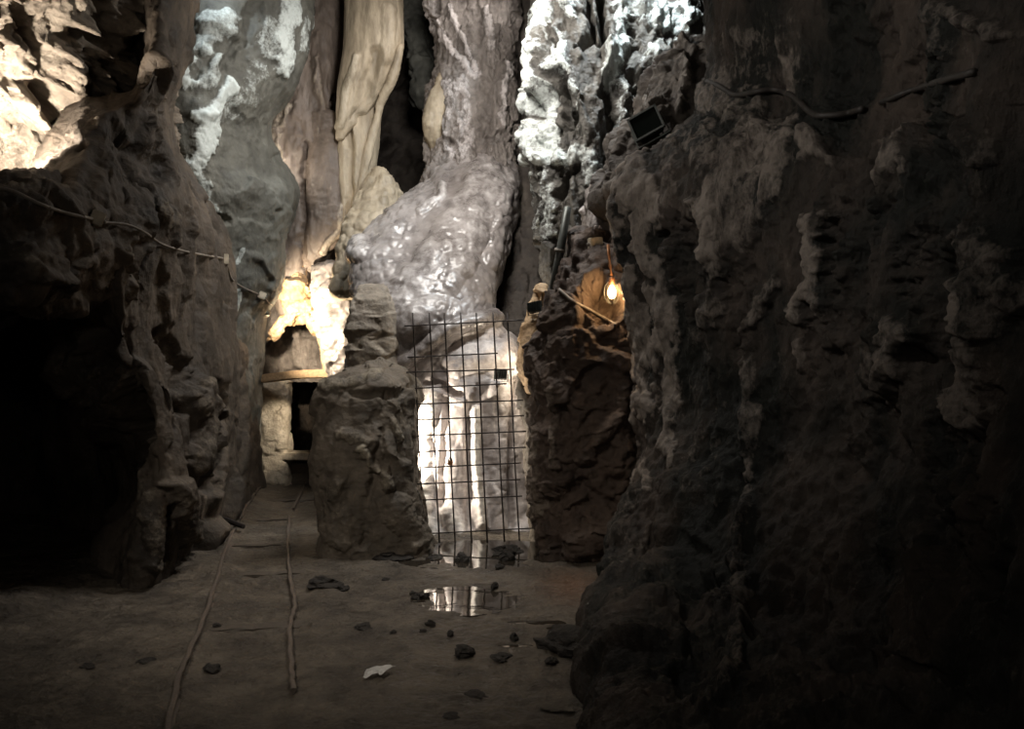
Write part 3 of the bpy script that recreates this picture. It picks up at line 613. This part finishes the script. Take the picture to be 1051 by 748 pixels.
# lit arch left of the cascade
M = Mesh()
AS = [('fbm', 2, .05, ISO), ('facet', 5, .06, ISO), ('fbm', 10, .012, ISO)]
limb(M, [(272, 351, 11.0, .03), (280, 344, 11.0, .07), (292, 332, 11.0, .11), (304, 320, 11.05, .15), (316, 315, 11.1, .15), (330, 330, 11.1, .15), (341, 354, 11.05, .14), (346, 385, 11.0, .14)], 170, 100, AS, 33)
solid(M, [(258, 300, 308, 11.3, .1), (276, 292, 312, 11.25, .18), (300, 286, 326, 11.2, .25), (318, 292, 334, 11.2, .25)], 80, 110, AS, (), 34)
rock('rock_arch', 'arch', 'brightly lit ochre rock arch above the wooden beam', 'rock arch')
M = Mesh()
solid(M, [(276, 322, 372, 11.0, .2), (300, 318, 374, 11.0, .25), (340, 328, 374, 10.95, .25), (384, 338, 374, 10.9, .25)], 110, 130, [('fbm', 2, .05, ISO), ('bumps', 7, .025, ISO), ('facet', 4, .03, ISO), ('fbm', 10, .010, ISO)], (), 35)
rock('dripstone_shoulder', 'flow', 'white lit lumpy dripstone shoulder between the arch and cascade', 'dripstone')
# rock filling behind the arch
M = Mesh()
pp = [[(x, y, d) for x, d in ((225, 11.6), (270, 11.8), (310, 11.9), (350, 11.7), (400, 11.2))] for y in (280, 320, 360, 392)]
patch(M, pp, 70, 90, [('fbm', 1, .08, ISO), ('facet', 2.5, .08, ISO)], (), 36)
structure(M.build('wall_recess', MT['mauve']), 'grey rock face seen through the arch above the beam', 'wall')

#@@THINGS
# ================================================================== portal at the end of the track
M = Mesh()
solid(M, [(392, 262, 298, 11.7, .2), (430, 264, 297, 11.7, .2), (465, 268, 298, 11.7, .22), (ROW(-.05, 11.7), 270, 300, 11.7, .22)], 90, 90, [('fbm', 2, .03, ISO), ('facet', 5, .02, ISO), ('fbm', 10, .01, ISO)], (), 37, 4)
tag(M.build('portal_jamb', MT['plaster']), 'pale rough jamb left of the small dark portal', 'doorway')
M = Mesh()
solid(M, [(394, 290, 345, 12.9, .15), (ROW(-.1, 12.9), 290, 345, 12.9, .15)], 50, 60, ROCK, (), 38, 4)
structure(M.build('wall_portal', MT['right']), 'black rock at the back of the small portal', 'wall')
bm = bmesh.new(); c = P3(308, 467, 11.75); bx(bm, c, (.55, .5, .10), (0, 0, 0), .015)
tag(part('stone_step', bm, MT['plaster']), 'pale stone slab across the foot of the portal', 'step')
bm = bmesh.new(); c = P3(309, 484, 11.9); bx(bm, (c[0], c[1], .14), (.5, .4, .36), (0, 0, .03), .02)
tag(part('plinth_block', bm, MT['wetwood']), 'dark block carrying the pale slab in the portal', 'block')
# wooden beam
a, b = Vector(P3(252, 389, 11.3)), Vector(P3(352, 382, 10.9))
bm = bmesh.new(); L = (b - a).length
bx(bm, (0, 0, 0), (L, .2, .115), (0, 0, 0), .012)
bmesh.ops.subdivide_edges(bm, edges=[e for e in bm.edges if e.calc_length() > .8], cuts=14)
for v in bm.verts: v.co += Vector((0, .006 * math.sin(v.co.x * 9), .010 * math.sin(v.co.x * 5 + 1)))
o = part('wooden_beam', bm, MT['wood']); o.location = (a + b) / 2; dv = (b - a).normalized()
o.rotation_euler = (0, -math.asin(dv.z), math.atan2(dv.y, dv.x))
tag(o, 'wooden beam laid across the portal beneath the lit arch', 'beam')

# ================================================================== rails and sleepers
def gp(px, py, dz=0.0):
    d = GD(py); x = (px - CX) * d / F
    return Vector((x, d, float(floor_z([x], [d])[0]) + dz))
def rail(pts, label, rise=.029):
    W = np.array([gp(a, b)[:] for a, b in pts]); t = herm(np.arange(len(W)), W, np.linspace(0, len(W) - 1, 90))
    w1 = np.array([w + .004 * math.sin(i * .9) for i, w in enumerate(t[:, 0])])
    prof = [(-.014, .012), (-.013, .024), (-.008, .029), (.008, .029), (.013, .024), (.014, .012), (.006, .006), (.006, -.014), (.022, -.018), (.022, -.024), (-.022, -.024), (-.022, -.018), (-.006, -.014), (-.006, .006)]
    bm = bmesh.new(); rings = []
    for i in range(len(t)):
        A = t[max(i - 1, 0)]; B = t[min(i + 1, len(t) - 1)]; tx, ty = B[0] - A[0], B[1] - A[1]; n = math.hypot(tx, ty); nx, ny = ty / n, -tx / n
        zz = t[max(0, i - 4):i + 5, 2].mean() + rise - .02
        rings.append([bm.verts.new((w1[i] + nx * q * 1.15, t[i, 1] + ny * q * 1.15, zz + h)) for q, h in prof])
    for A, B in zip(rings[:-1], rings[1:]):
        for k in range(len(prof)): bm.faces.new((A[k], A[(k + 1) % len(prof)], B[(k + 1) % len(prof)], B[k]))
    bm.faces.new(rings[0]); bm.faces.new(rings[-1][::-1])
    return tag(part('rail', bm, MT['rail'], smooth=False), label, 'rail', 'narrow gauge rails in the mud')
rail([(164, 775), (172, 748), (184, 698), (192, 678), (208, 641), (221, 602), (236, 554), (245, 536), (258, 517), (270, 501)], 'long left rail curving past the rock wall to the portal')
rail([(301, 712), (299, 682), (298, 640), (302.5, 621), (298.5, 597), (295.5, 562), (297, 529)], 'bent right rail of the track in front of the pillar')
rail([(301, 522), (308, 508), (321, 487)], 'short far rail piece right of the track behind the pillar')
for k, (py, lab) in enumerate(((512, 'muddy sleeper nearest the portal'), (531, 'muddy sleeper where the bent rail ends'), (556, 'dark muddy sleeper showing across the middle of track'), (586, 'half buried sleeper beside the pillar foot'), (640, 'buried sleeper between the rails, nearest the viewer'))):
    d = GD(py); x = float(track_mid([d])[0]); bm = bmesh.new()
    bx(bm, (0, 0, 0), (.86, .13, .10), (0, 0, 0), .012)
    bmesh.ops.subdivide_edges(bm, edges=[e for e in bm.edges if e.calc_length() > .6], cuts=8)
    for v in bm.verts: v.co += Vector((0, random.uniform(-.008, .008), random.uniform(-.006, .006)))
    o = part('sleeper', bm, MT['wetwood']); zr = floor_z([x - .33, x + .33], [d, d]); o.location = (x, d, float(zr.mean()) - .068); o.rotation_euler = (0, 0, .18)
    tag(o, lab, 'sleeper', 'sleepers under the rails')
bm = bmesh.new(); a, b = gp(216, 540, .05), gp(250, 545, .07)
tube(bm, [a, a.lerp(b, .5) + Vector((0, 0, .02)), b], [.022, .03, .024], 8)
tag(part('iron_bar', bm, MT['rebar']), 'short dark bar lying across the left rail', 'bar')

# ================================================================== rebar mesh gate
GY = 7.72
gate = tag(empty('mesh_gate', P3(482, ROW(0, GY), GY)), 'square steel mesh gate closing off the white flowstone', 'gate')
inv = Matrix.Translation(-Vector(gate.location))
def bar(name, p, q, r, wob=0.0):
    bm = bmesh.new(); p, q = Vector(p), Vector(q)
    pts = [p.lerp(q, t) + Vector((wob * math.sin(t * 7), 0, 0)) for t in [i / 10 for i in range(11)]]
    tube(bm, pts, r, 6); bmesh.ops.transform(bm, matrix=inv, verts=bm.verts)
    return part(name, bm, MT['rebar'], gate, True)
for k, (xt, xb, yb) in enumerate(((423.4, 433, 512), (440.6, 450.8, 557), (456, 467, 558), (472.7, 484, 558), (488.7, 500, 557), (506, 517.6, 556), (520.5, 533, 555))):
    bar('vertical_bar', P3(xt, 321, GY), P3(xb, yb, GY), .0075, .003)
for k, (yl, yr, xl, xr) in enumerate(((334.5, 328.5, 415, 537), (366.7, 362.5, 418, 511), (382, 379, 417, 528), (398.8, 393.7, 419, 520), (415, 410.7, 419, 537), (431, 426.5, 420, 538), (447.6, 442.5, 420, 540), (464, 459, 419, 540),
                                      (480.5, 475, 420, 535), (497, 492, 422, 534), (513.5, 509, 422, 536), (547.3, 542, 442, 547))):
    bar('horizontal_bar', P3(xl, yl, GY - .015), P3(xr, yr, GY - .015), .007, 0)
bm = bmesh.new(); c = Vector(P3(462, 475, GY - .05)) - Vector(gate.location)
bx(bm, c, (.05, .03, .045), (0, .2, 0), .006)
pl = part('padlock', bm, MT['padlock'], gate); pl['label'] = 'rusty brass padlock'
bm = bmesh.new(); tube(bm, [c + Vector((.018 * math.cos(t), 0, .02 + .03 * math.sin(t))) for t in np.linspace(0, math.pi, 9)], .005, 6)
part('shackle', bm, MT['rebar'], pl, True)

# ================================================================== lamps, boxes and cables
def floodlight(loc, rot, s, label):
    r = tag(empty('floodlight', loc, rot), label, 'floodlight'); 
    bm = bmesh.new(); vs = bx(bm, (0, .035 * s, 0), (.24 * s, .12 * s, .20 * s), (0, 0, 0), .012 * s)
    for v in bm.verts:
        if v.co.y > .05 * s: v.co.x *= .8; v.co.z *= .8
    part('housing', bm, MT['black'], r)
    bm = bmesh.new()
    for c, sz in (((0, -.03, .095), (.25, .03, .016)), ((0, -.03, -.095), (.25, .03, .016)), ((-.117, -.03, 0), (.016, .03, .206)), ((.117, -.03, 0), (.016, .03, .206))):
        bx(bm, [q * s for q in c], [q * s for q in sz])
    part('bezel', bm, MT['bezel'], r)
    bm = bmesh.new(); bx(bm, (0, -.027 * s, 0), (.222 * s, .006 * s, .178 * s)); part('lens', bm, MT['lens'], r)
    bm = bmesh.new()
    for q in (-1, 1): bx(bm, (q * .135 * s, .03 * s, -.06 * s), (.008 * s, .03 * s, .15 * s))
    bx(bm, (0, .03 * s, -.135 * s), (.278 * s, .03 * s, .008 * s)); part('bracket', bm, MT['bezel'], r)
    bm = bmesh.new()
    for q in range(5): bx(bm, ((q - 2) * .04 * s, .105 * s, 0), (.008 * s, .04 * s, .15 * s))
    part('cooling_fins', bm, MT['black'], r)
    return r
floodlight(hit(664, 128, .20), (math.radians(-6), math.radians(-24), math.radians(-22)), 1.1, 'dark square floodlight on its bracket, high beside the crystal wall')
floodlight(hit(549, 315, .12), (0, math.radians(8), math.radians(150)), .55, 'small black floodlight above right corner of the mesh gate')
floodlight(hit(514, 384, .14), (0, math.radians(-4), math.radians(200)), .55, 'small black floodlight behind the gate among the flowstone')

# caged bulb on the buttress
BL = hit(628, 299, .10)
print('BL', BL, hit(664,126), hit(549,315), hit(514,384))
r = tag(empty('bulb_lamp', BL), 'glowing warm bulb in a glass cover on the buttress', 'lamp')
bm = bmesh.new(); lathe(bm, [(.004, -.062), (.022, -.055), (.034, -.03), (.036, -.005), (.028, .022), (.016, .045), (.014, .055)], 18); part('bulb', bm, MT['bulb'], r, True)
bm = bmesh.new(); lathe(bm, [(.016, .05), (.026, .052), (.028, .09), (.024, .12), (.010, .125), (.009, .14)], 16); part('socket', bm, MT['padlock'], r, True)
bm = bmesh.new()
for k in range(6):
    a = k * math.pi / 3
    tube(bm, [(math.cos(a) * rr, math.sin(a) * rr, z) for rr, z in ((.028, .085), (.06, .05), (.068, 0), (.062, -.06), (.03, -.10), (.004, -.108))], .0028, 5)
part('wire_guard', bm, MT['bezel'], r, True)
bm = bmesh.new(); tube(bm, [(0, 0, .135), (-.012, .03, .22), (-.02, .06, .34), (-.02, .10, .42)], .014, 8); part('conduit', bm, MT['padlock'], r, True)

def jbox(px, py, s, rot, label, mat='box', back=.03):
    c = hit(px, py, back); r = tag(empty('junction_box', c, rot), label, 'junction box')
    bm = bmesh.new(); bx(bm, (0, 0, 0), (s[0], s[1], s[2]), (0, 0, 0), min(s) * .12); part('body', bm, MT[mat], r)
    bm = bmesh.new(); bx(bm, (0, -s[1] * .52, 0), (s[0] * .92, s[1] * .12, s[2] * .92), (0, 0, 0), min(s) * .04); part('lid', bm, MT[mat], r)
    for q in (-1, 1):
        bm = bmesh.new(); tube(bm, [(q * s[0] * .45, 0, 0), (q * s[0] * .68, 0, -.004)], s[2] * .14, 8)
        part('cable_gland', bm, MT['cable'], r)
    return c
j1 = jbox(100, 224, (.085, .06, .095), (0, .35, .5), 'beige junction box on the cable above the black niche')
j2 = jbox(232, 266, (.05, .04, .105), (0, 0, .4), 'small junction box on the grey wall where the cable turns')
j3 = jbox(269, 303, (.09, .05, .085), (0, .4, .3), 'small pale junction box beside the lit arch')
j4 = jbox(611, 250, (.125, .08, .115), (.1, -.12, .35), 'pale warm-lit junction box above the glowing bulb', back=.06)

def cable(pts, r, label, mat='cable', name='cable', back=.028, dense=6, group=None):
    t = herm(np.arange(len(pts)), np.array(pts, float), np.linspace(0, len(pts) - 1, dense * (len(pts) - 1) + 1))
    W = [hit(a, b, back) for a, b in t]
    for _ in range(2): W = [W[0]] + [(W[i - 1] + W[i] * 2 + W[i + 1]) / 4 for i in range(1, len(W) - 1)] + [W[-1]]
    bm = bmesh.new(); tube(bm, W, r, 8)
    return tag(part(name, bm, MT[mat], smooth=True), label, 'cable')
cable([(-12, 192), (10, 195), (36, 207), (62, 217), (96, 225)], .012, 'pale cable along the left ledge below the floodlit rock')
cable([(104, 228), (128, 230), (148, 238), (165, 250), (182, 256), (205, 261), (229, 265)], .010, 'pale cable strung over dark rock between two junction boxes')
cable([(233, 270), (237, 285), (250, 295), (266, 302)], .009, 'thin white cable dropping across the grey green wall')
cable([(272, 306), (277, 312), (282, 314)], .009, 'short cable looping from junction box to the arch lamp')
cable([(574, 297), (588, 309), (602, 316), (616, 324), (632, 333)], .014, 'grey conduit sloping over the buttress below the bulb', back=.02)
cable([(722, 82), (738, 88), (756, 98), (776, 94), (796, 92), (814, 99), (828, 112), (840, 119), (862, 118), (885, 112)], .020, 'dark hose sagging across the top of right wall', 'darkcable', 'hose', .03)
cable([(905, 105), (935, 93), (970, 82), (1000, 74)], .016, 'thin dark cable high on the right wall', 'darkcable', back=.03)
# small arch lamp
AL = hit(273, 322, .08)
r = tag(empty('wall_lamp', AL, (0, 0, .3)), 'small round lamp at the left foot of the lit arch', 'lamp')
bm = bmesh.new(); lathe(bm, [(.02, -.02), (.05, -.015), (.062, .01), (.055, .035), (.02, .05)], 18); part('lamp_body', bm, MT['black'], r, True)
bm = bmesh.new(); lathe(bm, [(.045, -.014), (.04, -.034), (.022, -.046), (.003, -.05)], 18); part('lamp_glass', bm, MT['box'], r, True)
# leaning pole with a strap
bm = bmesh.new(); a, b = Vector(P3(583, 212, 7.6)), Vector(P3(560, 332, 7.85))
pr = tag(empty('leaning_pole', b), 'slim grey pole leaning against rock above the small floodlight', 'pole')
tube(bm, [a - b, (a - b) * .5 + Vector((.01, 0, 0)), Vector((0, 0, 0))], [.035, .042, .04], 10); part('shaft', bm, MT['bezel'], pr, True)
bm = bmesh.new(); k = (a - b) * .62; tube(bm, [k, k + (a - b).normalized() * .03], .052, 12); part('strap', bm, MT['cable'], pr, True)
# pale stone block stuck in the cleft
def stone(px, py, w, h, label, mat='stone', at=None, seed=0, dz=0, group='loose stones on the mud floor'):
    """one loose angular stone, w and h in metres"""
    bm = bmesh.new(); bmesh.ops.create_icosphere(bm, subdivisions=4, radius=1.0)
    v = np.array([x.co[:] for x in bm.verts]); q = v * 1.1 + seed * 5.3
    rr = 1 + .38 * facet(q) + .08 * fbm(q * 4, 3); rr = np.clip(rr, .55, 1.5)
    for x, co in zip(bm.verts, v * rr[:, None]): x.co = co
    bmesh.ops.scale(bm, vec=(w / 2, w / 2 * .8, h / 2), verts=bm.verts)
    bmesh.ops.rotate(bm, cent=(0, 0, 0), matrix=Matrix.Rotation(seed * 1.7, 3, 'Z'), verts=bm.verts)
    o = part('stone', bm, MT[mat])
    o.location = at if at else gp(px, py, h * .18 + dz)
    return tag(o, label, 'stone', group)
stone(0, 0, .10, .10, 'pale block of stone wedged in the cleft above the pole', 'palestone', P3(551, 247, 8.2), 3, group=None)
ST = [(475, 575, .14, .12, 'angular dark stone standing in the puddle before the gate'), (520, 574, .13, .10, 'dark stone in the puddle before the gate, towards the buttress'), (513, 583, .09, .05, 'flat dark stone at the near edge of the gate puddle'),
      (432, 613, .12, .06, 'dark stone at the left end of the second puddle'), (424, 608, .07, .04, 'small stone just behind the left end of the second puddle'), (508, 604, .06, .07, 'small upright stone in the far end of second puddle'),
      (334, 600, .26, .08, 'low dark stone in front of the pillar near the bent rail'), (352, 603, .10, .05, 'small flat stone beside the low dark stone by the pillar'), (396, 594, .06, .035, 'lone small stone between the pillar and the second puddle'),
      (372, 644, .14, .035, 'thin flat stone in open mud beyond the little bright patch'), (442, 643, .07, .05, 'small dark stone in open mud below the second puddle'), (404, 650, .05, .03, 'tiny stone in the mud, left of two small dark ones'), (434, 650, .05, .03, 'tiny stone just before the small dark stone in open mud'),
      (462, 653, .05, .05, 'small round dark stone in the middle of the mud'), (476, 673, .12, .08, 'dark angular stone in mid floor, nearest the viewer'), (528, 658, .06, .06, 'dark stone beside the thin sliver of water towards right wall'), (513, 675, .12, .03, 'flat stone near the centre of foreground mud'),
      (217, 681, .10, .05, 'dark lump between the rails in the foreground'), (222, 642, .05, .03, 'small dark lump close inside the left rail'), (402, 571, .34, .07, 'long low stone at the foot of the pillar, gate side'), (447, 572, .16, .05, 'low stone between the pillar and the gate puddle'),
      (585, 668, .34, .20, 'big dark stone at the foot of right wall'), (566, 682, .08, .06, 'small dark stone leaning by the big stone near right wall'), (612, 664, .2, .2, 'dark stone wedged between the big stone and right wall'), (600, 652, .16, .09, 'brownish stone behind the big stone by right wall'),
      (598, 741, .07, .03, 'flat dark chip at the near right of the mud'), (488, 712, .12, .018, 'flat crumbled stone in the foreground mud'), (580, 722, .20, .022, 'thin pale slab of gravelly stone near the right wall'), (463, 735, .09, .015, 'thin dark crumb of stone at the near edge of the mud'),
      (150, 680, .09, .025, 'dark flat stone in mud left of the rail'), (90, 686, .08, .02, 'dark flat stone far left on the mud below the niche'), (520, 566, .3, .10, 'flat slab of rock standing in water at the gate foot')]
for k, (px, py, w, h, lab) in enumerate(ST):
    stone(px, py, w, h, lab, 'palestone' if 'pale' in lab or 'brownish' in lab else 'stone', None, k + 1)
stone(0, 0, .20, .13, 'grey stone with a pale face against the base of right wall', 'palestone', gp(624, 697, .05), 41)
stone(0, 0, .14, .10, 'pale rounded stone at the near foot of right wall', 'palestone', gp(626, 716, .04), 42)
stone(0, 0, .42, .30, 'black block at the bottom corner below right wall', 'stone', gp(650, 745, .08), 43)

# ================================================================== puddles
PL = ['shallow puddle along the foot of the mesh gate', 'long puddle mirroring bars, in the middle of the mud', 'small puddle in the mud close behind the big dark stone', 'thin sliver of water farthest forward in the mud', 'thin puddle between the long puddle and the big dark stone']
for k, (a, b, w, hd) in enumerate(PUDDLES):
    d = GD(b); cx = (a - CX) * d / F; hw = w * d / F * 1.45; hd2 = hd * 1.45
    bm = bmesh.new(); n = 40
    top = [bm.verts.new((cx + hw * math.cos(t) * (1 + .08 * math.sin(3 * t + k)), d + hd2 * math.sin(t), -.0045)) for t in [2 * math.pi * i / n for i in range(n)]]
    bot = [bm.verts.new(v.co + Vector((0, 0, -.015))) for v in top]
    bm.faces.new(top); bm.faces.new(bot[::-1])
    for i in range(n): bm.faces.new((top[i], bot[i], bot[(i + 1) % n], top[(i + 1) % n]))
    tag(part('puddle', bm, MT['water']), PL[k], 'puddle', 'puddles on the mine floor')

# crumpled white sheet standing in for a bright patch on the mud
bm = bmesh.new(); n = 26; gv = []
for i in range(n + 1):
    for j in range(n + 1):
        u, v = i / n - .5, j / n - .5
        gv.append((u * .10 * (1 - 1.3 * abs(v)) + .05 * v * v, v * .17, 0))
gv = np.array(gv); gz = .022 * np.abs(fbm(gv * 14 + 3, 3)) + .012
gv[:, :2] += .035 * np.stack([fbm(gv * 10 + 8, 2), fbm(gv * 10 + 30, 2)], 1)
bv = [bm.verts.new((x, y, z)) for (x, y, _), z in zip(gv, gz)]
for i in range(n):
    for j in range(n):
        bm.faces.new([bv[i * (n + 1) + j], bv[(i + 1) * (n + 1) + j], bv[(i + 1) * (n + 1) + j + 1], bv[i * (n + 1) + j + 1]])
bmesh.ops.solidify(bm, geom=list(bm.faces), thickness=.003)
o = part('bright_patch', bm, MT['bright_patch']); o.location = gp(387, 696, .004); o.rotation_euler = (.12, 0, -.9)
tag(o, 'small crumpled white stand-in for a bright patch on the foreground mud', 'litter')

#@@LIGHTS
# ================================================================== light
def light(kind, name, loc, power, col, size=.1, aim=None, spot=None, blend=.6):
    L = bpy.data.lights.new(name, kind); L.energy = power; L.color = col
    if kind == 'AREA': L.shape = 'DISK'; L.size = size
    else: L.shadow_soft_size = size
    if spot: L.spot_size = math.radians(spot); L.spot_blend = blend
    o = bpy.data.objects.new(name, L); C.objects.link(o); o.location = loc
    if aim is not None:
        o.rotation_euler = (Vector(aim) - Vector(loc)).to_track_quat('-Z', 'Y').to_euler()
    return o
WARM, WARMER, COOL = (1, .86, .68), (1, .66, .36), (.86, .95, 1.0)
light('SPOT', 'ledge_light', P3(4, 170, 5.75), 270, (1, .89, .76), .05, P3(40, 60, 6.3), 160, .4)
light('SPOT', 'crystal_light', P3(640, -150, 8.0), 560, COOL, .12, P3(600, 120, 9.4), 100)
light('SPOT', 'grey_wall_light', P3(205, -190, 8.2), 420, COOL, .1, P3(222, 110, 9.0), 55)
light('SPOT', 'chamber_light', P3(620, -200, 9.0), 850, (1, .95, .90), .2, P3(470, 240, 10.2), 90)
light('AREA', 'chamber_light', (-.5, 7.3, 5.7), 150, (1, .95, .89), 1.0, (-.9, 10.6, 2.6))  # added soft fill for the whole chamber, no lamp of its own
light('SPOT', 'pillar_lamp', P3(404, 460, 8.25), 160, (1, .9, .76), .05, P3(470, 455, 8.6), 125, .5)
light('POINT', 'gate_lamp', P3(556, 372, 8.4), 25, (1, .86, .66), .04)
light('SPOT', 'arch_lamp', P3(280, 327, 10.1), 330, (1, .84, .62), .04, P3(338, 325, 11.0), 110, .5)
light('POINT', 'cleft_fill', P3(288, 165, 10.6), 18, (1, .9, .76), .04)  # unseen fill, added for the upward glow of the arch lamp
light('SPOT', 'portal_fill', P3(332, 405, 10.9), 60, (1, .86, .66), .05, P3(278, 446, 11.6), 46, .6)  # unseen spot added to brighten the jamb, as spill from the arch
light('POINT', 'bulb_light', BL + Vector((0, -.1, 0)), 8, WARMER, .04)
light('SPOT', 'passage_fill', (-2.3, 2.2, 4.2), 370, (1, .92, .82), .25, (-.75, 6.2, .1), 56, .9)  # unseen off-frame spot, added to brighten the floor
light('SPOT', 'passage_fill', (-2.4, 3.0, 4.5), 250, (1, .94, .87), .15, (1.8, 4.7, 3.35), 68, .9)  # unseen off-frame spot, added to brighten the upper right wall
light('AREA', 'passage_fill', (-1.2, -2.2, 3.0), 18, (1, .92, .82), .6, (-.2, 6, .8))  # weak fill from behind the viewer, source unseen

w = bpy.data.worlds.new('World'); SC.world = w; w.use_nodes = True
w.node_tree.nodes['Background'].inputs['Color'].default_value = (.9, .95, 1, 1); w.node_tree.nodes['Background'].inputs['Strength'].default_value = .004

cam = bpy.data.cameras.new('camera'); co = bpy.data.objects.new('camera', cam); C.objects.link(co)
co.location = (0, 0, EYE); co.rotation_euler = (math.pi / 2, 0, 0)
cam.sensor_width = 36; cam.lens = F / 1051 * 36; cam.shift_y = 8 / 1051; cam.clip_end = 100; cam.clip_start = .05
SC.camera = co
vs = SC.view_settings; SC.display_settings.display_device = 'sRGB'
vs.view_transform = 'Standard'; vs.look = 'None'; vs.exposure = 0; vs.gamma = 1; vs.use_curve_mapping = False
SC.cycles.use_denoising = True; SC.cycles.sample_clamp_indirect = 4; SC.cycles.max_bounces = 6
